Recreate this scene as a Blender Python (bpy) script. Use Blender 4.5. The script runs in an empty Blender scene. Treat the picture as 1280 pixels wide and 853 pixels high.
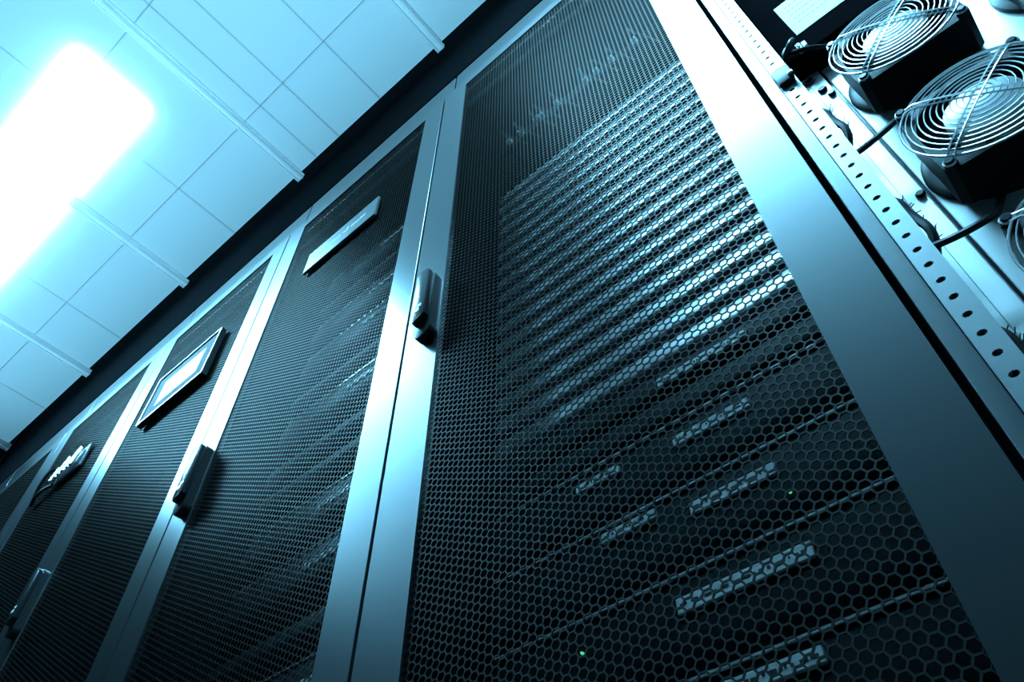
import bpy, bmesh, math, random
from mathutils import Vector, Matrix
random.seed(7)
S = bpy.context.scene
COL = S.collection
PI = math.pi

# ------------------------------------------------------------------ camera
cam = bpy.data.cameras.new('camera'); cam_o = bpy.data.objects.new('camera', cam); COL.objects.link(cam_o)
right = Vector((.7576955, .6525858, -.0054163)); up = Vector((.5117886, -.5890300, .6253928)); fwd = Vector((-.4049321, .4766293, .7802913))
m = Matrix((right, up, -fwd)).transposed().to_4x4(); m.translation = Vector((0, -.45, .15))
cam_o.matrix_world = m
cam.sensor_width = 36; cam.lens = 963.25 / 1280 * 36; cam.clip_start = .01; cam.clip_end = 50
S.camera = cam_o

# ------------------------------------------------------------------ world, exposure, lamp colour
w = bpy.data.worlds.new('world'); S.world = w; w.use_nodes = True
w.node_tree.nodes['Background'].inputs[0].default_value = (.02, .08, .13, 1)
w.node_tree.nodes['Background'].inputs[1].default_value = .02
S.view_settings.view_transform = 'Standard'; S.view_settings.look = 'None'
S.view_settings.exposure = 0.0; S.view_settings.gamma = 1; S.view_settings.use_curve_mapping = False
LAMP_COL = (.22, .68, 1.0, 1)
LAMP_STRENGTH = 135.0
# large soft light added unseen above the translucent panels to brighten the ceiling
al = bpy.data.lights.new('added_ceiling_backlight', 'AREA'); al.shape = 'RECTANGLE'; al.size = 6.4; al.size_y = 1.36
al.energy = 88; al.color = LAMP_COL[:3]
al_o = bpy.data.objects.new('added_ceiling_backlight', al); COL.objects.link(al_o); al_o.location = (-.2, -.70, 3.05)

# ------------------------------------------------------------------ materials
def mat(name, col, rough=.5, metal=0., noise=0., nscale=40., bump=0., bscale=300., spec=.5, coat=0., tint=1.):
    mt = bpy.data.materials.new(name); mt.use_nodes = True
    nt = mt.node_tree; b = nt.nodes['Principled BSDF']
    b.inputs['Base Color'].default_value = (*col, 1)
    b.inputs['Roughness'].default_value = rough; b.inputs['Metallic'].default_value = metal
    b.inputs['Specular IOR Level'].default_value = spec; b.inputs['Coat Weight'].default_value = coat; b.inputs['Specular Tint'].default_value = (tint, tint, tint, 1)
    tc = nt.nodes.new('ShaderNodeTexCoord')
    if noise:
        n = nt.nodes.new('ShaderNodeTexNoise'); n.inputs['Scale'].default_value = nscale; n.inputs['Detail'].default_value = 5
        r = nt.nodes.new('ShaderNodeMapRange'); r.inputs['To Min'].default_value = 1 - noise; r.inputs['To Max'].default_value = 1 + noise
        mx = nt.nodes.new('ShaderNodeMix'); mx.data_type = 'RGBA'; mx.blend_type = 'MULTIPLY'; mx.inputs['Factor'].default_value = 1
        mx.inputs[6].default_value = (*col, 1)
        nt.links.new(tc.outputs['Object'], n.inputs['Vector']); nt.links.new(n.outputs['Fac'], r.inputs['Value'])
        nt.links.new(r.outputs['Result'], mx.inputs[7]); nt.links.new(mx.outputs[2], b.inputs['Base Color'])
        r2 = nt.nodes.new('ShaderNodeMapRange'); r2.inputs['To Min'].default_value = rough * (1 - noise * .6); r2.inputs['To Max'].default_value = min(1, rough * (1 + noise * .6))
        nt.links.new(n.outputs['Fac'], r2.inputs['Value']); nt.links.new(r2.outputs['Result'], b.inputs['Roughness'])
    if bump:
        n2 = nt.nodes.new('ShaderNodeTexNoise'); n2.inputs['Scale'].default_value = bscale; n2.inputs['Detail'].default_value = 3
        bp = nt.nodes.new('ShaderNodeBump'); bp.inputs['Strength'].default_value = bump; bp.inputs['Distance'].default_value = .0006
        nt.links.new(tc.outputs['Object'], n2.inputs['Vector']); nt.links.new(n2.outputs['Fac'], bp.inputs['Height'])
        nt.links.new(bp.outputs['Normal'], b.inputs['Normal'])
    return mt
def translucent(name, col, fac):
    mt = mat(name, col, .5, 0, .03, 8, .1, 400); nt = mt.node_tree; b = nt.nodes['Principled BSDF']; out = nt.nodes['Material Output']
    tr = nt.nodes.new('ShaderNodeBsdfTranslucent'); tr.inputs['Color'].default_value = (.85, .85, .85, 1)
    mx = nt.nodes.new('ShaderNodeMixShader'); mx.inputs[0].default_value = fac
    nt.links.new(b.outputs[0], mx.inputs[1]); nt.links.new(tr.outputs[0], mx.inputs[2]); nt.links.new(mx.outputs[0], out.inputs['Surface'])
    return mt
def emit(name, col, strength):
    mt = bpy.data.materials.new(name); mt.use_nodes = True; b = mt.node_tree.nodes['Principled BSDF']
    b.inputs['Base Color'].default_value = (.8, .8, .8, 1)
    b.inputs['Emission Color'].default_value = col; b.inputs['Emission Strength'].default_value = strength
    return mt
M = dict(
    frame=mat('painted_steel_frame', (.125, .13, .135), .275, .95),
    mesh=mat('perforated_steel', (.050, .046, .044), .39, 1., tint=.45),
    dark=mat('black_cabinet_steel', (.006, .006, .007), .7, 0, .2, 20, 0, 1, .0),
    seal=mat('black_rubber', (.004, .004, .004), .7, 0, 0, 1, 0, 1, 0),
    tile=translucent('ceiling_tile', (.66, .66, .66), .5), grid=mat('ceiling_grid', (.6, .6, .6), .5),
    rail=translucent('opal_ceiling_rail', (.9, .9, .9), .92),
    bulk=mat('black_fascia', (.0035, .004, .0045), .8, 0, .2, 12, 0, 1, .0),
    floor=mat('dark_floor', (.015, .015, .016), .5, 0, .2, 6),
    wall=mat('dark_wall', (.008, .008, .009), .7, 0, .2, 6, 0, 1, .05),
    lamp=emit('lamp_diffuser', LAMP_COL, LAMP_STRENGTH),
    lampbody=mat('lamp_housing', (.8, .8, .8), .4),
    plastic=mat('black_plastic', (.006, .006, .0065), .4, 0, .1, 90, 0, 1, .25),
    lever=mat('dark_zinc_lever', (.03, .032, .034), .22, .5),
    badge=mat('lock_badge', (.75, .75, .75), .3, .3),
    plate=mat('sign_plate', (.09, .095, .10), .3, .5),
    signgrey=mat('sign_border', (.20, .21, .22), .5, 0, 0, 1, 0, 1, 0),
    paper=mat('white_paper', (.85, .85, .84), .6, 0, .03, 30),
    faint=mat('faint_print', (.45, .46, .47), .6),
    print_=mat('print_ink', (.12, .12, .12), .6),
    bezel=mat('silver_bezel', (.34, .345, .35), .28, .92, .06, 30),
    dimbezel=mat('dimmed_bezel', (.02, .02, .022), .45, .2, .08, 30, 0, 1, .05),  # bezel darkened in its colour to imitate the dimness behind the second door
    darkbezel=mat('charcoal_bezel', (.007, .007, .008), .5, 0, .08, 30, 0, 1, .05),
    edge=mat('bright_trim', (.7, .7, .7), .25, .7),
    strip=mat('port_label_strip', (.50, .50, .50), .4),
    port=mat('port_socket', (.02, .02, .02), .4),
    led=emit('status_led', (.1, 1, .45, 1), .6),
    white=mat('white_panel', (.86, .86, .86), .42, .55, .03, 15, .1, 500),
    galv=mat('galvanised_rail', (.26, .27, .28), .34, .8, .06, 80, .2, 900),
    fan=mat('fan_housing_black', (.004, .004, .0045), .45, 0, .1, 60, 0, 1, .15),
    wire=mat('chrome_wire', (.85, .86, .88), .26, .7),
    hub=mat('fan_hub_metal', (.9, .9, .9), .35, .3, .03, 50),
    blade=mat('fan_blade', (.015, .015, .016), .35),
    cable=mat('black_cable', (.008, .008, .009), .4),
    lightcable=mat('pale_cable', (.6, .6, .6), .4),
)

# ------------------------------------------------------------------ helpers
def add_box(bm, x0, x1, y0, y1, z0, z1):
    v = [bm.verts.new(p) for p in ((x0,y0,z0),(x1,y0,z0),(x1,y1,z0),(x0,y1,z0),(x0,y0,z1),(x1,y0,z1),(x1,y1,z1),(x0,y1,z1))]
    for f in ((0,3,2,1),(4,5,6,7),(0,1,5,4),(1,2,6,5),(2,3,7,6),(3,0,4,7)): bm.faces.new([v[i] for i in f])
def bevel(bm, w, seg=2):
    bmesh.ops.bevel(bm, geom=bm.edges[:], offset=w, segments=seg, affect='EDGES', profile=.5)
def boxes(*bs, bev=0, seg=2):
    bm = bmesh.new()
    for b in bs: add_box(bm, *b)
    if bev: bevel(bm, bev, seg)
    return bm
def add_prism(bm, pts, a, b, ax='y'):
    # pts: 2-D outline (counter-clockwise); extruded from a to b along ax
    def P(p, t): return {'y': (p[0], t, p[1]), 'x': (t, p[0], p[1]), 'z': (p[0], p[1], t)}[ax]
    A = [bm.verts.new(P(p, a)) for p in pts]; B = [bm.verts.new(P(p, b)) for p in pts]
    n = len(pts)
    bm.faces.new(A); bm.faces.new(B[::-1])
    for i in range(n): bm.faces.new((A[i], B[i], B[(i+1) % n], A[(i+1) % n]))
def stadium(hw, z0, z1, n=10):
    p = [(hw*math.cos(PI*i/n), z1-hw+hw*math.sin(PI*i/n)) for i in range(n+1)]
    return p + [(-hw*math.cos(PI*i/n), z0+hw-hw*math.sin(PI*i/n)) for i in range(n+1)]
def add_tube(bm, pts, r, seg=8, closed=False, cap=True):
    pts = [Vector(p) for p in pts]; n = len(pts); rings = []
    prev = None
    for i, p in enumerate(pts):
        if closed: t = pts[(i+1) % n] - pts[i-1]
        else: t = pts[min(i+1, n-1)] - pts[max(i-1, 0)]
        t.normalize()
        u = prev - t*prev.dot(t) if prev else t.orthogonal()
        u.normalize(); prev = u; v = t.cross(u)
        rings.append([bm.verts.new(p + (u*math.cos(2*PI*k/seg) + v*math.sin(2*PI*k/seg))*r) for k in range(seg)])
    for i in range(n if closed else n-1):
        a, b = rings[i], rings[(i+1) % n]
        for k in range(seg): bm.faces.new((a[k], a[(k+1) % seg], b[(k+1) % seg], b[k]))
    if not closed and cap: bm.faces.new(rings[0][::-1]); bm.faces.new(rings[-1])
def lathe(bm, prof, seg=40, c=(0,0,0)):
    # profile (r, y) around the y axis
    rings = []
    for r, y in prof: rings.append([bm.verts.new((c[0]+r*math.cos(2*PI*k/seg), c[1]+y, c[2]+r*math.sin(2*PI*k/seg))) for k in range(seg)])
    for a, b in zip(rings, rings[1:]):
        for k in range(seg): bm.faces.new((a[k], a[(k+1) % seg], b[(k+1) % seg], b[k]))
    return rings
def spline(pts, n=8):
    out = []; P = [Vector(p) for p in pts]; P = [2*P[0]-P[1]] + P + [2*P[-1]-P[-2]]
    for i in range(1, len(P)-2):
        for k in range(n):
            t = k/n; a, b, c, d = P[i-1:i+3]
            out.append(.5*((2*b) + (c-a)*t + (2*a-5*b+4*c-d)*t*t + (3*b-a-3*c+d)*t**3))
    out.append(P[-2]); return out
def obj(name, bm, material, parent=None, smooth=False, loc=None):
    if isinstance(bm, bpy.types.Mesh): me = bm
    else:
        bmesh.ops.recalc_face_normals(bm, faces=bm.faces[:])
        me = bpy.data.meshes.new(name); bm.to_mesh(me); bm.free()
        if material: me.materials.append(M[material])
        if smooth:
            for p in me.polygons: p.use_smooth = True
            me.set_sharp_from_angle(angle=math.radians(40))
    o = bpy.data.objects.new(name, me); COL.objects.link(o)
    if parent: o.parent = parent
    if loc: o.location = loc
    return o
def tag(o, label, cat, group=None):
    o['label'] = label; o['category'] = cat
    if group: o['group'] = group
    return o
def thing(name, label, cat, loc=(0,0,0), group=None):
    o = bpy.data.objects.new(name, None); COL.objects.link(o); o.location = loc; o.empty_display_size = .05
    return tag(o, label, cat, group)
def struct(name, bm, material, label=None):
    o = obj(name, bm, material); o['kind'] = 'structure'
    if label: o['label'] = label
    return o
def dup(root, loc, label, group=None):
    r = root.copy(); COL.objects.link(r); r.location = loc; r['label'] = label
    if group: r['group'] = group
    for ch in list(root.children):
        c = ch.copy(); COL.objects.link(c); c.parent = r
        for g in list(ch.children):
            d = g.copy(); COL.objects.link(d); d.parent = c
    return r

# ------------------------------------------------------------------ the room
CZ = 2.612
struct('floor', boxes((-5, 3, -1.4, 1.3, -.05, 0)), 'floor', 'dark grey raised floor of the aisle')
struct('wall_front', boxes((-5, 3, -1.46, -1.4, 0, 3)), 'wall', 'dark wall across the aisle')
struct('wall_left', boxes((-5.05, -5, -1.4, 1.3, 0, 3)), 'wall', 'dark far end wall')
struct('wall_right', boxes((3, 3.05, -1.4, 1.3, 0, 3)), 'wall', 'dark near end wall')
wb = struct('wall_back', boxes((-5, 3, .06, .10, 2.26, 3)), 'bulk', 'black wall strip between the cabinet tops and the ceiling')
obj('fascia_panel', boxes((-5, 3, .035, .06, 2.49, 2.9), bev=.003), 'bulk', wb)
obj('fascia_panel', boxes((-5, 3, .03, .06, 2.262, 2.484), bev=.003), 'bulk', wb)
soffit = struct('trim_9', boxes((-4.95, -3.435, -1.4, .028, 2.36, 2.9)), 'bulk', 'black soffit crossing the far end of the aisle')
RX = [-3.412, -2.73, -2.034, -1.352, -.676, .008, .692, 1.376, 2.06, 2.744]
breaks = [-3.43, -3.07, -2.73, -2.47, -2.034, -1.715, -1.352, -1.255, -1.14, -.94, -.676, -.33, .008, .35, .692, 1.03, 1.376, 1.72, 2.06, 2.4, 2.744, 3.0]
ybr = [.002, -.24, -.655, -1.07, -1.4]
bm = bmesh.new()      # joint strips between the panels
for x in breaks:
    if x not in RX: bm.faces.new([bm.verts.new(p) for p in ((x-.0010, -1.4, CZ+.0004), (x+.0010, -1.4, CZ+.0004), (x+.0010, .002, CZ+.0004), (x-.0010, .002, CZ+.0004))])
for y in ybr[1:-1]: bm.faces.new([bm.verts.new(p) for p in ((-3.43, y-.0010, CZ+.0006), (3, y-.0010, CZ+.0006), (3, y+.0010, CZ+.0006), (-3.43, y+.0010, CZ+.0006))])
ceiling = struct('ceiling', bm, 'tile', 'pale panelled ceiling above the aisle')
def tray(wd, dp):
    # thin panel: underside and folded sides, open above
    bm = bmesh.new(); g = .0004; e = .0009
    o = [(-wd/2+g, -dp/2+g), (wd/2-g, -dp/2+g), (wd/2-g, dp/2-g), (-wd/2+g, dp/2-g)]
    i = [(x - math.copysign(e, x), y - math.copysign(e, y)) for x, y in o]
    A = [bm.verts.new((x, y, -.008)) for x, y in i]; B = [bm.verts.new((x, y, -.006)) for x, y in o]; C_ = [bm.verts.new((x, y, -.004)) for x, y in o]
    bm.faces.new(A)
    for k in range(4):
        q = (k+1) % 4; bm.faces.new((A[k], A[q], B[q], B[k])); bm.faces.new((B[k], B[q], C_[q], C_[k]))
    return bm
tiles = {}
for i in range(len(breaks)-1):
    x0, x1 = breaks[i], breaks[i+1]
    for j in range(len(ybr)-1):
        x0, x1 = breaks[i], breaks[i+1]
        y1, y0 = ybr[j], ybr[j+1]
        if x0 in RX: x0 += .0145
        if x1 in RX: x1 -= .0145
        wd, dp = round(x1-x0, 4), round(y1-y0, 4)
        if (wd, dp) not in tiles:
            tiles[(wd, dp)] = obj('tile', tray(wd, dp), 'tile', ceiling).data
            o = [c for c in ceiling.children if c.data == tiles[(wd, dp)]][0]
        else: o = obj('tile', tiles[(wd, dp)], None, ceiling)
        o.location = ((x0+x1)/2, (y0+y1)/2, CZ+.008+random.uniform(-.0006, .0006))
LAMPS = [(-3.10, -1.54), (-.55, .60)]
LY0, LY1 = -.731, -.470
def add_trail(bm, x, y0, y1):
    # opal channel, open above: two lips with a shallow groove between them
    pr = [(-.0135, CZ+.002), (-.0135, CZ-.022), (-.0125, CZ-.024), (-.0065, CZ-.024), (-.0055, CZ-.021), (.0055, CZ-.021), (.0065, CZ-.024), (.0125, CZ-.024), (.0135, CZ-.022), (.0135, CZ+.002)]
    A = [bm.verts.new((x+p, y0, z)) for p, z in pr]; B = [bm.verts.new((x+p, y1, z)) for p, z in pr]
    for i in range(9): bm.faces.new((A[i], A[i+1], B[i+1], B[i]))
    bm.faces.new(A); bm.faces.new(B[::-1])
n = 0
for x in RX:
    n += 1
    bm = bmesh.new()
    if any(a < x < b for a, b in LAMPS):
        add_trail(bm, x, LY1+.0005, .016); add_trail(bm, x, -1.4, LY0-.0005)
    else: add_trail(bm, x, -1.4, .016)
    struct('trim_%d' % (n if n < 9 else n+1), bm, 'rail', 'white ceiling rail running across the aisle')
lamp_labels = ['long glaring white ceiling lamp above the far cabinets', 'long white ceiling lamp above the open cabinet']
for (a, b), lb in zip(LAMPS, lamp_labels):
    t = thing('ceiling_lamp', lb, 'lamp', ((a+b)/2, (LY0+LY1)/2, CZ-.001), 'ceiling lamps over the aisle')
    hx, hy = (b-a)/2, (LY1-LY0)/2
    obj('housing', boxes((-hx+.006, hx-.006, -hy+.006, hy-.006, -.010, 0), bev=.002), 'lampbody', t)
    obj('diffuser', boxes((-hx, hx, -hy, hy, -.019, -.0105), bev=.002, seg=1), 'lamp', t)

# ------------------------------------------------------------------ cabinets with perforated doors
PITCH = .600; XR = .005
DZ0, DZ1 = .06, 2.032          # door bottom and top
MX0, MX1, MZ0, MZ1 = -.530, -.060, .13, 2.000   # mesh opening, x measured from the cabinet's right edge
def hex_mesh():
    p = .0092; cw = p*math.sqrt(3)/2; web = .00075; th = .0011
    R = p/math.sqrt(3); r = R - web/math.cos(PI/6)
    nx = int((MX1-MX0-.004)/cw); nz = int((MZ1-MZ0-.004)/p)-1
    ox = (MX0+MX1)/2 - (nx-1)*cw/2; oz = MZ1 - .004 - p/2
    V = []; F = []; key = {}
    def vid(x, y, z):
        k = (round(x*20000), round(y*20000), round(z*20000))
        if k not in key: key[k] = len(V); V.append((x, y, z))
        return key[k]
    for i in range(nx):
        for j in range(nz):
            cx = ox + i*cw; cz = oz - j*p - (p/2 if i % 2 else 0)
            O = []; I = []; B = []
            for k in range(6):
                c, s = math.cos(PI/3*k), math.sin(PI/3*k)
                O.append(vid(cx+R*c, 0, cz+R*s))
                I.append(len(V)); V.append((cx+r*c, 0, cz+r*s)); B.append(len(V)); V.append((cx+r*c, th, cz+r*s))
            for k in range(6):
                q = (k+1) % 6
                F.append((O[k], I[k], I[q], O[q])); F.append((I[k], B[k], B[q], I[q]))
    me = bpy.data.meshes.new('mesh_panel'); me.from_pydata(V, [], F); me.materials.append(M['mesh'])
    xs = [v[0] for v in V]; zs = [v[2] for v in V]
    return me, (min(xs), max(xs), min(zs), max(zs))
mesh_me, mb = hex_mesh()
def door_frame_bm():
    bm = bmesh.new()
    X0, X1, y0, y1 = -.5972, -.0028, 0, .024
    a, b, c, d = mb[0]+.001, mb[1]-.001, mb[2]+.002, mb[3]-.002
    o = [(X0, DZ0), (X1, DZ0), (X1, DZ1), (X0, DZ1)]; i = [(a, c), (b, c), (b, d), (a, d)]
    f0 = [bm.verts.new((x, y0, z)) for x, z in o]; b0 = [bm.verts.new((x, y1, z)) for x, z in o]
    f1 = [bm.verts.new((x, y0, z)) for x, z in i]; b1 = [bm.verts.new((x, .012, z)) for x, z in i]
    outer = []
    for k in range(4):
        q = (k+1) % 4
        bm.faces.new((f0[k], f0[q], f1[q], f1[k])); bm.faces.new((f0[k], b0[k], b0[q], f0[q]))
        bm.faces.new((f1[k], f1[q], b1[q], b1[k])); bm.faces.new((b0[k], b1[k], b1[q], b0[q]))
        outer.append(bm.edges.get((f0[k], f0[q])))
    bmesh.ops.bevel(bm, geom=outer, offset=.0004, segments=1, affect='EDGES', profile=.5)
    return bm
def make_rack(label):
    t = thing('server_cabinet', label, 'cabinet', (0, 0, 0), 'closed cabinets with perforated doors')
    # carcass: sides, back, top and bottom, open at the front
    obj('carcass', boxes((-.597, -.590, .028, 1.0, .02, 2.10), (-.010, -.003, .028, 1.0, .02, 2.10), (-.590, -.010, .99, 1.0, .02, 2.10),
                         (-.590, -.010, .03, .99, .02, .05), (-.590, -.010, .06, .99, 2.09, 2.10)), 'dark', t)
    obj('header', boxes((-.598, -.002, .027, .06, 2.036, 2.235), bev=.002), 'frame', t)
    obj('plinth', boxes((-.590, -.010, .05, .9, 0, .02)), 'dark', t)
    obj('cross_bar', boxes((-.588, -.012, .030, .036, 1.968, 1.972), bev=.0005), 'galv', t)
    for x in (-.560, -.052): obj('mounting_rail', boxes((x, x+.012, .145, .165, .06, 2.02), bev=.001), 'dark', t)
    d = obj('door', door_frame_bm(), 'frame', t, True)
    obj('mesh_panel', mesh_me, None, d, loc=(0, .0025, 0))
    bm = bmesh.new(); add_box(bm, -.5999, -.5973, .008, .026, DZ0, DZ1)
    obj('door_seal', bm, 'seal', d)
    # swing handle on the left stile
    hx = -.545
    bm = bmesh.new(); add_prism(bm, [(hx+p, z) for p, z in stadium(.0165, 1.010, 1.172)], -.017, .0002); bevel(bm, .003, 2)
    h = obj('handle', bm, 'plastic', t, True)
    bm = bmesh.new(); n0 = 10
    pts = [(hx+.0145*math.cos(PI*i/n0), 1.157+.0125*math.sin(PI*i/n0)) for i in range(n0+1)] + [(hx-.0145, 1.046), (hx-.008, 1.034), (hx+.006, 1.046), (hx+.0145, 1.046)]
    add_prism(bm, pts, -.028, -.0165); bevel(bm, .0026, 2)
    obj('lever', bm, 'lever', h, True)
    bm = bmesh.new(); add_box(bm, hx-.007, hx+.002, -.0288, -.0278, 1.060, 1.067); add_box(bm, hx-.001, hx+.006, -.0288, -.0278, 1.069, 1.075); obj('lock_badge', bm, 'badge', h)
    return t
rack_labels = ['nearest tall black cabinet whose perforated door fills the middle, servers behind', 'perforated door cabinet with the narrow lettered nameplate near its top',
               'perforated door cabinet with the large framed white sign', 'perforated door cabinet with the crumpled notice holder near its top',
               'narrow sliver of a cabinet beyond the one with the crumpled notice', 'last cabinet at the dark far end of the row']
rack0 = make_rack(rack_labels[0]); rack0.location = (XR, 0, 0)
racks = [rack0]
for k in range(1, 6): racks.append(dup(rack0, (XR-PITCH*k, 0, 0), rack_labels[k]))

# ------------------------------------------------------------------ servers behind the doors
SY = .130; U = .0442
def bezel_bm(h, bulge, w=.452, n=9):
    bm = bmesh.new(); pr = []
    for i in range(n+1):
        a = -1 + 2*i/n
        q = (a+.55)/1.55 if a > -.55 else (a+.55)/.45     # fullest low down, leaning back towards the top
        pr.append((-bulge*(1-q*q)-.003, h/2*a*.94))
    pts = pr + [(.0, h/2*.94), (.0, -h/2*.94)]
    add_prism(bm, pts, -w/2, w/2, 'x')
    return bm
def make_server(name, h, bulge, bez, label, group, strips=(), port=True, leds=()):
    t = thing(name, label, 'server', (0, 0, 0), group)
    obj('chassis', boxes((-.222, .222, .0, .62, -h/2+.001, h/2-.001)), 'dark', t)
    obj('bezel', bezel_bm(h, bulge), bez, t, True)
    for s in (-1, 1): obj('mounting_ear', boxes((s*.234-.0065, s*.234+.0065, -.006, .002, -h/2+.002, h/2-.002), bev=.001, seg=1), 'dark', t)
    if h > .07: obj('top_trim', boxes((-.226, .226, -.007, .0, h/2-.0035, h/2-.0005), bev=.0006, seg=1), 'edge', t)
    for x0, x1, dz, hh in strips:
        y = -bulge-.0035
        s = obj('label_strip', boxes((x0, x1, y-.002, -.002, dz-hh/2, dz+hh/2), bev=.0008, seg=1), 'strip', t)
        bm = bmesh.new(); k = 0; x = x0+.004; rnd = random.Random(int(x0*1000)+int(h*1000))
        while x < x1-.006:
            wd = rnd.choice((.002, .003, .007)); zz = dz + rnd.uniform(-.0004, .0004)
            add_box(bm, x, x+wd, y-.0026, y-.0015, zz-.0011, zz+.0011); x += wd + rnd.choice((.0018, .003, .005))
        obj('port_row', bm, 'port', s)
    for x, dz in leds:
        bm = bmesh.new(); lathe(bm, [(.0001, -bulge-.0066), (.0012, -bulge-.0062), (.0016, -bulge-.004), (.0016, -.002)], 10, (x, 0, dz)); obj('status_light', bm, 'led', t)
    return t
R1C = XR - .295      # centre of the nearest cabinet
ORD = ['topmost', 'second', 'third', 'fourth', 'fifth', 'sixth', 'seventh', 'eighth', 'ninth', 'tenth', 'eleventh', 'twelfth', 'thirteenth', 'fourteenth', 'fifteenth', 'sixteenth', 'seventeenth']
GS = 'slim servers stacked in the nearest cabinet'
def slim_label(i):
    return ('topmost slim silver server of the tight stack in the nearest cabinet' if i == 0 else
            'slim silver server, %s from the top of the tight stack in the nearest cabinet' % ORD[i])
slim = make_server('slim_server', U, .0055, 'bezel', slim_label(0), GS)
ztop = 1.597
slim.location = (R1C, SY, ztop - U/2)
for i in range(1, 17): dup(slim, (R1C, SY, ztop - U/2 - i*U), slim_label(i), GS)
z = ztop - 17*U                                  # lower, larger servers; strips measured from the photograph
def rel(x): return x - R1C
low = [  # name, height, bulge, strips (x0, x1 in room), label
    (U, [(-.262, -.143, -.002, .014)], (), 'slim charcoal server with one pale port strip, directly below the silver stack'),
    (U*.95, [], (), 'plain slim charcoal server between two servers with port strips'),
    (U*2, [(-.260, -.168, .012, .014), (-.390, -.331, .018, .012)], (), 'thick charcoal server with two port strips, uppermost of the thick ones'),
    (U*2.08, [(-.258, -.164, .012, .014), (-.364, -.296, .028, .012)], ((-.160, -.02),), 'thick charcoal server with two port strips and a green light, second of the thick ones'),
    (U*2.2, [(-.292, -.158, .014, .016)], ((-.40, .01),), 'thick charcoal server with the longest port strip, low in the nearest cabinet'),
    (U*2, [(-.300, -.178, .022, .014)], (), 'thick charcoal server with a broken-looking port strip at the bottom of the view'),
    (U*2, [], (), 'lowest thick charcoal server in the nearest cabinet'),
]
for h, st, ld, lb in low:
    s = make_server('rack_server', h, .005, 'darkbezel', lb, 'dark servers low in the nearest cabinet', [(rel(a), rel(b), c, d) for a, b, c, d in st], True, [(rel(x), dz) for x, dz in ld])
    s.location = (R1C, SY, z - h/2); z -= h + .0008
# patch panel above the silver stack
pp = thing('patch_panel', 'dark patch panel with pale plugs near the top of the nearest cabinet', 'patch panel', (R1C, SY, 1.83))
obj('panel', boxes((-.24, .24, 0, .012, -.022, .022), bev=.001), 'dark', pp)
for i, x in enumerate((-.20, -.165, -.12, -.105, -.06, .02, .05, .09, .15)):
    bm = bmesh.new(); add_box(bm, x-.006, x+.006, -.012, .0, -.006, .006)
    pl = obj('plug', bm, 'lightcable', pp)
    bm = bmesh.new(); zz = -.012 - .01*(i % 3)
    add_tube(bm, spline([(x, -.011, 0), (x+.004, -.035, -.006), (x+.012, -.038, zz-.02), (x+.03, -.02, zz-.045), (x+.045, .004, zz-.05)]), .0022, 6); obj('patch_cord', bm, 'cable', pl, True)
# second cabinet
R2C = R1C - PITCH
server_b = None; z2 = 1.86
kinds = [2, 1, 2, 2, 1, 2, 1, 1, 2, 2, 1, 2]
ordb = ['topmost', 'second', 'third', 'fourth', 'fifth', 'sixth', 'seventh', 'eighth', 'ninth', 'tenth', 'eleventh', 'twelfth']
protos = {}
for i, kd in enumerate(kinds):
    h = U*kd; lb = '%s server from the top behind the door with the lettered nameplate' % ordb[i].replace('topmost', 'first')
    loc = (R2C, SY, z2 - h/2); z2 -= h + (.045 if i % 2 else .03)
    if kd not in protos:
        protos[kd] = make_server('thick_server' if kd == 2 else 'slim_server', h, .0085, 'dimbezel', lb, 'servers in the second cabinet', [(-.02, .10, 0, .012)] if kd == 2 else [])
        protos[kd].location = loc
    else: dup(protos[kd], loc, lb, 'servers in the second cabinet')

# ------------------------------------------------------------------ signs on the doors
t = thing('nameplate', 'narrow grey nameplate with one pale line of lettering on the second door', 'nameplate', (-.889, -.001, 1.682))
obj('plate', boxes((-.121, .121, -.007, 0, -.041, .041), bev=.0012), 'plate', t)
bm = bmesh.new(); rr = random.Random(3); x = -.085
while x < .085:
    hgt = rr.uniform(.004, .008); wd = rr.uniform(.003, .006)
    if .018 < x < .03: hgt = .014; wd = .007
    if rr.random() < .86:
        p = [(x, -.004), (x+wd*.5, -.004), (x+wd, -.004+hgt), (x+wd*.45, -.004+hgt)]
        add_prism(bm, p, -.0076, -.0069)
    x += wd + rr.uniform(.0008, .0025)
obj('lettering', bm, 'paper', t)
t = thing('framed_sign', 'large framed sign with grey border and blank white centre on the third door', 'sign', (-1.478, -.001, 1.625))
W_, H_ = .139, .088
bm = bmesh.new()
for b in ((-W_, W_, -.014, 0, -H_, -H_+.006), (-W_, W_, -.014, 0, H_-.006, H_), (-W_, -W_+.006, -.014, 0, -H_+.006, H_-.006), (W_-.006, W_, -.014, 0, -H_+.006, H_-.006)): add_box(bm, *b)
obj('frame', bm, 'plastic', t)
bm = bmesh.new()
for b in ((-W_, W_, -.0155, -.0135, -H_, -H_+.004), (-W_, W_, -.0155, -.0135, H_-.004, H_), (-W_, -W_+.004, -.0155, -.0135, -H_+.004, H_-.004), (W_-.004, W_, -.0155, -.0135, -H_+.004, H_-.004)): add_box(bm, *b)
obj('bright_lip', bm, 'edge', t)
obj('border_sheet', boxes((-W_+.005, W_-.005, -.012, -.008, -H_+.005, H_-.005)), 'signgrey', t)
obj('white_sheet', boxes((-W_+.05, W_-.05, -.0128, -.0118, -H_+.042, H_-.042)), 'paper', t)
t = thing('notice_holder', 'crumpled glossy notice holder with a dark curled flap on the fourth door', 'notice', (-2.10, -.001, 1.675))
obj('backing', boxes((-.03, .125, -.006, 0, -.045, .040), bev=.001), 'plate', t)
bm = bmesh.new(); N = 14
top = []; bot = []
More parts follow.
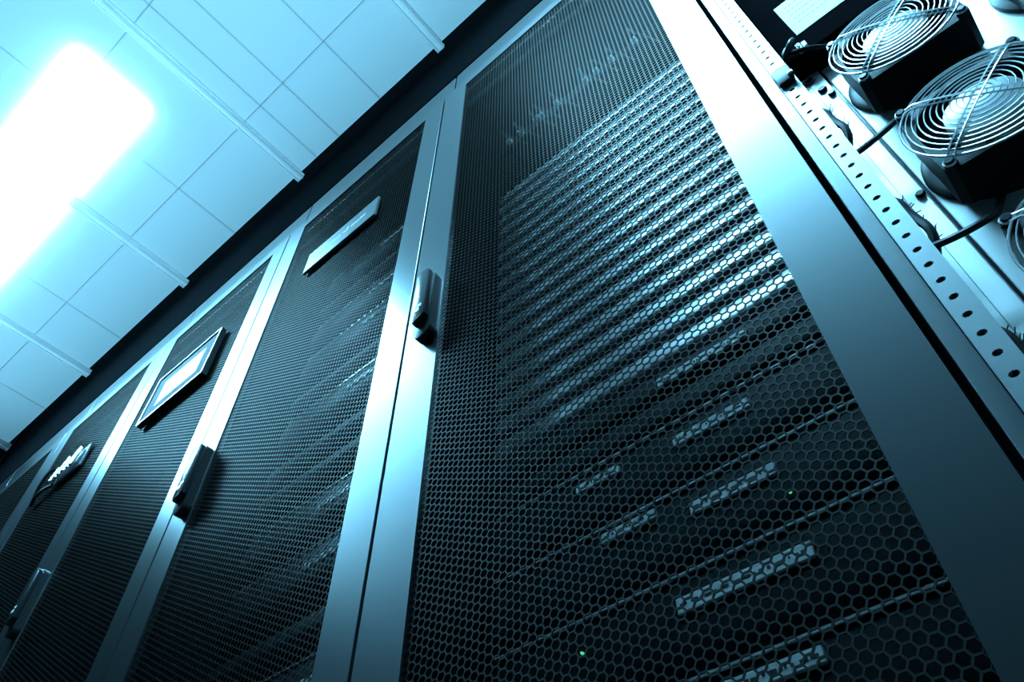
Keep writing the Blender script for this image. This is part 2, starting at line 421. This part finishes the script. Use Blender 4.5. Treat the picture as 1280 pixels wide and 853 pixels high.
for i in range(N+1):
    x = -.03 + .13*i/N; y = -.010 - .010*abs(math.sin(i*1.3)) ; top.append((x, y, .028-.012*math.sin(i*.9))); bot.append((x, y-.006, -.036))
A = [bm.verts.new(p) for p in top]; B = [bm.verts.new(p) for p in bot]
A2 = [bm.verts.new((p[0], p[1]+.002, p[2])) for p in top]; B2 = [bm.verts.new((p[0], p[1]+.002, p[2])) for p in bot]
for i in range(N):
    bm.faces.new((A[i], A[i+1], B[i+1], B[i])); bm.faces.new((A2[i], B2[i], B2[i+1], A2[i+1]))
    bm.faces.new((A[i], A2[i], A2[i+1], A[i+1])); bm.faces.new((B[i], B[i+1], B2[i+1], B2[i]))
bm.faces.new((A[0], B[0], B2[0], A2[0])); bm.faces.new((A[N], A2[N], B2[N], B[N]))
obj('glossy_sheet', bm, 'edge', t)
bm = bmesh.new()
loop = spline([(-.028, -.008, .030), (-.06, -.024, .026), (-.10, -.022, -.005), (-.145, -.006, -.045), (-.11, -.014, -.036), (-.07, -.012, -.030), (-.028, -.008, -.036)], 5)
add_tube(bm, loop, .0045, 6); obj('curled_flap', bm, 'plastic', t, True)

# ------------------------------------------------------------------ the open cabinet with fans on the right
oc = thing('open_cabinet', 'open cabinet without a door, drilled rail and white inner panels on the right', 'cabinet', (0, 0, 0))
obj('front_post', boxes((.0088, .0232, 0, .05, .03, 2.2), bev=.0012), 'galv', oc, True)
obj('post_gasket', boxes((.0045, .0085, .012, .04, .03, 2.2)), 'seal', oc)
def rail_bm():
    bm = bmesh.new(); x0, x1 = .0240, .0438; pit = .0211; zt = .598 + pit/2 + .15 + 67*pit; cx = .0327; y0, y1 = .002, .0045
    for k in range(112):
        zc = zt - pit/2 - k*pit
        if zc < .06: break
        sq = [(x1, zc), (x1, zc+pit/2), (cx, zc+pit/2), (x0, zc+pit/2), (x0, zc), (x0, zc-pit/2), (cx, zc-pit/2), (x1, zc-pit/2)]
        el = [(cx+.0036*math.cos(PI/4*i), zc+.0030*math.sin(PI/4*i)) for i in range(8)]
        A = [bm.verts.new((x, y0, z)) for x, z in sq]; B = [bm.verts.new((x, y0, z)) for x, z in el]; C_ = [bm.verts.new((x, y1+.002, z)) for x, z in el]
        for i in range(8):
            q = (i+1) % 8
            bm.faces.new((A[i], A[q], B[q], B[i])); bm.faces.new((B[i], B[q], C_[q], C_[i]))
        e = [bm.verts.new((x1, y, z)) for y in (y0, .045) for z in (zc-pit/2, zc+pit/2)]
        bm.faces.new((e[0], e[1], e[3], e[2]))
        e = [bm.verts.new((x0, y, z)) for y in (y0, .02) for z in (zc-pit/2, zc+pit/2)]
        bm.faces.new((e[0], e[1], e[3], e[2]))
    bmesh.ops.remove_doubles(bm, verts=bm.verts[:], dist=.00005)
    return bm
obj('drilled_rail', rail_bm(), 'galv', oc)
obj('rail_backing', boxes((.0245, .0410, .012, .040, .05, 2.2)), 'seal', oc)
PY = .075
obj('inner_post', boxes((.046, .0740, PY-.004, PY+.03, .05, 1.135), bev=.0015), 'white', oc)
obj('inner_post_fold', boxes((.0555, .0562, PY-.0046, PY-.0035, .05, 1.133)), 'galv', oc)
obj('groove_seal', boxes((.0742, .0772, PY+.003, PY+.02, .05, 1.135)), 'lever', oc)
obj('side_wall', boxes((.012, .020, .05, 1.0, .03, 2.2)), 'dark', oc)
obj('side_wall', boxes((.60, .608, .0, 1.0, .03, 2.2)), 'dark', oc)
obj('back_wall', boxes((.02, .60, .99, 1.0, .03, 2.2)), 'dark', oc)
obj('header', boxes((.0095, .608, 0, .06, 2.2, 2.235), bev=.002), 'frame', oc)
obj('rear_post', boxes((.575, .60, .0, .05, .03, 2.2), bev=.001), 'galv', oc)
obj('fan_panel', boxes((.0774, .572, PY, PY+.003, .05, 1.135), bev=.001), 'white', oc)
obj('panel_flange', boxes((.0774, .572, PY+.0035, PY+.06, 1.131, 1.134)), 'white', oc)
bp = thing('blanking_panel', 'black blanking panel above the fans carrying a white label', 'panel', (0, 0, 0))
obj('sheet', boxes((.050, .572, .048, .053, 1.15, 2.18), bev=.0012), 'dark', bp)
obj('return_flange', boxes((.050, .572, .053, .11, 1.15, 1.155)), 'dark', bp)
lb = thing('paper_label', 'white rectangular paper label stuck on the black panel above the fans', 'label', (.1275, .0475, 1.262))
obj('sheet', boxes((-.047, .047, -.0006, 0, -.058, .058)), 'paper', lb)
bm = bmesh.new(); rr = random.Random(9)
for r in range(5):
    x = -.036; zz = .036 - .016*r
    while x < rr.uniform(.0, .034):
        wd = rr.uniform(.002, .006); add_box(bm, x, x+wd, -.0009, -.0005, zz, zz+.0028); x += wd + .0022
obj('printed_lines', bm, 'faint', lb)

def make_fan(label):
    t = thing('cooling_fan', label, 'fan', (0, 0, 0), 'guarded cooling fans on the white panel')
    h = .0595
    # square black housing with a round duct through it
    bm = bmesh.new(); seg = 48; r0 = .0565
    def sq(k):
        a = 2*PI*(k+.5)/seg; c, s = math.cos(a), math.sin(a); q = h/max(abs(c), abs(s)); cx, cz = q*c, q*s
        # soft corners
        L = math.hypot(cx, cz); L2 = min(L, .0785); return (cx*L2/L, cz*L2/L)
    y0, y1 = -.050, -.006
    A = [bm.verts.new((sq(k)[0], y0, sq(k)[1])) for k in range(seg)]; B = [bm.verts.new((sq(k)[0], y1, sq(k)[1])) for k in range(seg)]
    ci = [(math.cos(2*PI*(k+.5)/seg), math.sin(2*PI*(k+.5)/seg)) for k in range(seg)]
    C_ = [bm.verts.new((r0*c, y0, r0*s)) for c, s in ci]; D = [bm.verts.new((r0*c, y1, r0*s)) for c, s in ci]
    for k in range(seg):
        q = (k+1) % seg
        bm.faces.new((A[k], A[q], C_[q], C_[k])); bm.faces.new((A[k], B[k], B[q], A[q])); bm.faces.new((C_[k], C_[q], D[q], D[k])); bm.faces.new((B[k], D[k], D[q], B[q]))
    obj('housing', bm, 'fan', t, True)
    bm = bmesh.new(); lathe(bm, [(.0585, -.008), (.066, -.0075), (.0695, -.005), (.0700, -.0005), (.058, -.0005)], 56); obj('round_flange', bm, 'plastic', t, True)
    bm = bmesh.new(); lathe(bm, [(0.0001, -.0515), (.031, -.0510), (.0335, -.0495), (.034, -.047), (.034, -.008)], 48); obj('hub', bm, 'hub', t, True)
    bm0 = None
    for k in range(7):
        if bm0 is None:
            bm = bmesh.new(); G = []
            for i in range(5):
                r = .0335 + .0215*i/4; row = []
                for j in range(5):
                    a = -.30 + .60*j/4 + .12*i/4; y = -.040 + .026*j/4
                    row.append((r*math.cos(a), y, r*math.sin(a)))
                G.append(row)
            Vt = [[bm.verts.new(p) for p in row] for row in G]; Vb = [[bm.verts.new((p[0], p[1]+.0016, p[2])) for p in row] for row in G]
            for i in range(4):
                for j in range(4):
                    bm.faces.new((Vt[i][j], Vt[i+1][j], Vt[i+1][j+1], Vt[i][j+1])); bm.faces.new((Vb[i][j], Vb[i][j+1], Vb[i+1][j+1], Vb[i+1][j]))
            o = obj('blade', bm, 'blade', t, True); bm0 = o.data
        else: o = obj('blade', bm0, None, t)
        o.rotation_euler = (0, 2*PI*k/7, 0)
    # wire guard: concentric rings, braces and fixing eyes
    bm = bmesh.new(); wr = .00068
    add_tube(bm, [(.0685*math.cos(2*PI*k/64), -.0560, .0685*math.sin(2*PI*k/64)) for k in range(64)], .0012, 6, True)
    g = obj('wire_guard', bm, 'wire', t, True)
    rr_ = [.0628 - .0056*i for i in range(12)]
    for i, r in enumerate(rr_):
        if r < .004: break
        n = max(20, int(64*r/.068)); bm = bmesh.new(); yy = -.0575 - .0045*(1-(r/.0685)**2)
        add_tube(bm, [(r*math.cos(2*PI*k/n), yy, r*math.sin(2*PI*k/n)) for k in range(n)], wr, 6, True); obj('ring', bm, 'wire', g, True)
    for a in (PI/4, 3*PI/4):
        c, s = math.cos(a), math.sin(a)
        for off in (-.0032, .0032):
            pts = []
            for i in range(13):
                q = -.0745 + .149*i/12; yy = -.0590 - .0045*(1-min(1, (q/.0685)**2))
                if abs(q) > .070: yy = -.0530
                pts.append((q*c - off*s, yy, q*s + off*c))
            bm = bmesh.new(); add_tube(bm, pts, .0009, 6); obj('brace_wire', bm, 'wire', g, True)
    for sx in (-1, 1):
        for sz in (-1, 1):
            bm = bmesh.new(); lathe(bm, [(.0001, -.0570), (.0036, -.0570), (.0046, -.0555), (.0046, -.0530), (.0062, -.0525), (.0062, -.0500)], 16, (sx*.0525, 0, sz*.0525)); obj('screw', bm, 'lever', t, True)
            bm = bmesh.new(); add_tube(bm, [(sx*.0525+.0050*math.cos(2*PI*k/16), -.0540, sz*.0525+.0050*math.sin(2*PI*k/16)) for k in range(16)], .0011, 6, True); obj('fixing_eye', bm, 'wire', g, True)
    return t
FX, FZ = (.148, .311), (1.018, .814, .612)
fan = make_fan('upper cooling fan beside the drilled rail, just below the white label'); fan.location = (FX[0], PY, FZ[0])
dup(fan, (FX[0], PY, FZ[1]), 'middle cooling fan beside the drilled rail, seen almost whole')
dup(fan, (FX[0], PY, FZ[2]), 'lowest cooling fan beside the drilled rail, cut off by the right picture edge')
dup(fan, (FX[1], PY, FZ[0]), 'cooling fan in the top right corner, only its round base showing')
# cables and fittings
def cable(name, label, pts, r, cat='cable', mt='cable', group=None):
    bm = bmesh.new(); add_tube(bm, spline(pts), r, 8); return tag(obj(name, bm, mt, None, True), label, cat, group)
GC = 'fan cables running behind the drilled rail'
cable('fan_cable', 'black cable curving from the upper fan to the drilled rail', [(.114, .066, .945), (.100, .052, .912), (.082, .042, .890), (.062, .040, .882), (.0475, .046, .889), (.036, .054, .905)], .0034, group=GC)
cable('fan_cable', 'black cable curving from the middle fan to the drilled rail', [(.114, .066, .741), (.100, .052, .712), (.082, .042, .698), (.062, .040, .697), (.0475, .046, .707), (.036, .054, .722)], .0034, group=GC)
cable('coiled_lead', 'black lead looped above the white inner post beside the label', [(.040, .050, 1.15), (.050, .030, 1.135), (.064, .022, 1.145), (.070, .030, 1.165), (.060, .040, 1.175), (.052, .036, 1.155), (.064, .028, 1.128), (.084, .036, 1.122), (.105, .055, 1.13)], .0030)
def screw(label, loc, r=.0042, mt='plastic'):
    bm = bmesh.new(); lathe(bm, [(.0001, -.004), (r*.75, -.004), (r, -.0025), (r, 0)], 14); t = obj('screw_head', bm, mt, None, True); t.location = loc
    return tag(t, label, 'screw', 'screws on the white inner post')
screw('dark screw on the white inner post, upper of the pair by the upper fan', (.0640, PY-.0041, 1.083), .0055)
screw('dark screw on the white inner post, lower of the pair by the upper fan', (.0690, PY-.0041, 1.062), .0045, 'lever')
screw('dark screw on the white inner post, beside the middle fan', (.0690, PY-.0041, .806), .0045)
t = thing('rail_clip', 'dark plastic clip snapped over the drilled rail near its top', 'clip', (.0335, .0015, 1.035))
obj('body', boxes((-.0095, .0095, -.006, 0, -.019, .019), bev=.002), 'plastic', t, True)
obj('hook', boxes((.0040, .0112, -.010, -.0045, -.019, -.008), bev=.0015), 'lever', t, True)
for lbl, zz in (('frayed dark velcro tie behind the rail beside the upper fan cable', .955), ('frayed dark velcro tie behind the rail beside the middle fan cable', .742), ('frayed dark velcro tie behind the rail at the right picture edge', .545)):
    t = thing('cable_tie', lbl, 'cable tie', (.0425, .046, zz), 'velcro ties behind the rail')
    bm = bmesh.new(); pts = spline([(.0, .002, .055), (.006, .002, .038), (.0068, .003, .022), (.0092, .002, .004), (.0110, .0, -.012), (.0085, .002, -.028), (.002, .006, -.042)], 5)
    add_tube(bm, pts, .0042, 7); obj('strap', bm, 'cable', t, True)
    rq = random.Random(int(zz*100)); bm = bmesh.new()
    for k in range(12):
        q = pts[rq.randrange(2, len(pts)-4)]; d = Vector((rq.uniform(.4, 1), rq.uniform(-.6, .2), rq.uniform(-.6, .8)))
        add_tube(bm, [q, q+d*.005, q+d*.009+Vector((0, 0, .002))], .0005, 4)
    obj('loose_threads', bm, 'cable', t)

# fittings at the top of the white inner post
t = thing('grommet', 'round cable grommet on the white inner post below the looped lead', 'grommet', (.0590, PY-.0045, 1.121))
bm = bmesh.new(); add_tube(bm, [(.0068*math.cos(2*PI*k/28), -.001, .0068*math.sin(2*PI*k/28)) for k in range(28)], .0018, 8, True); obj('rim', bm, 'galv', t, True)
bm = bmesh.new(); lathe(bm, [(.0001, -.0006), (.0055, -.0008), (.0055, .0002)], 20); obj('opening', bm, 'seal', t)
t = thing('cable_connector', 'pale two-part cable connector hanging beside the white label', 'connector', (.0745, .0478, 1.160))
obj('socket', boxes((-.006, .001, -.008, 0, -.009, .009), bev=.001), 'strip', t)
obj('plug', boxes((.0018, .0075, -.007, 0, -.008, .007), bev=.001), 'strip', t)
obj('latch', boxes((-.004, -.001, -.0095, -.0078, -.004, .007), bev=.0005), 'plastic', t)
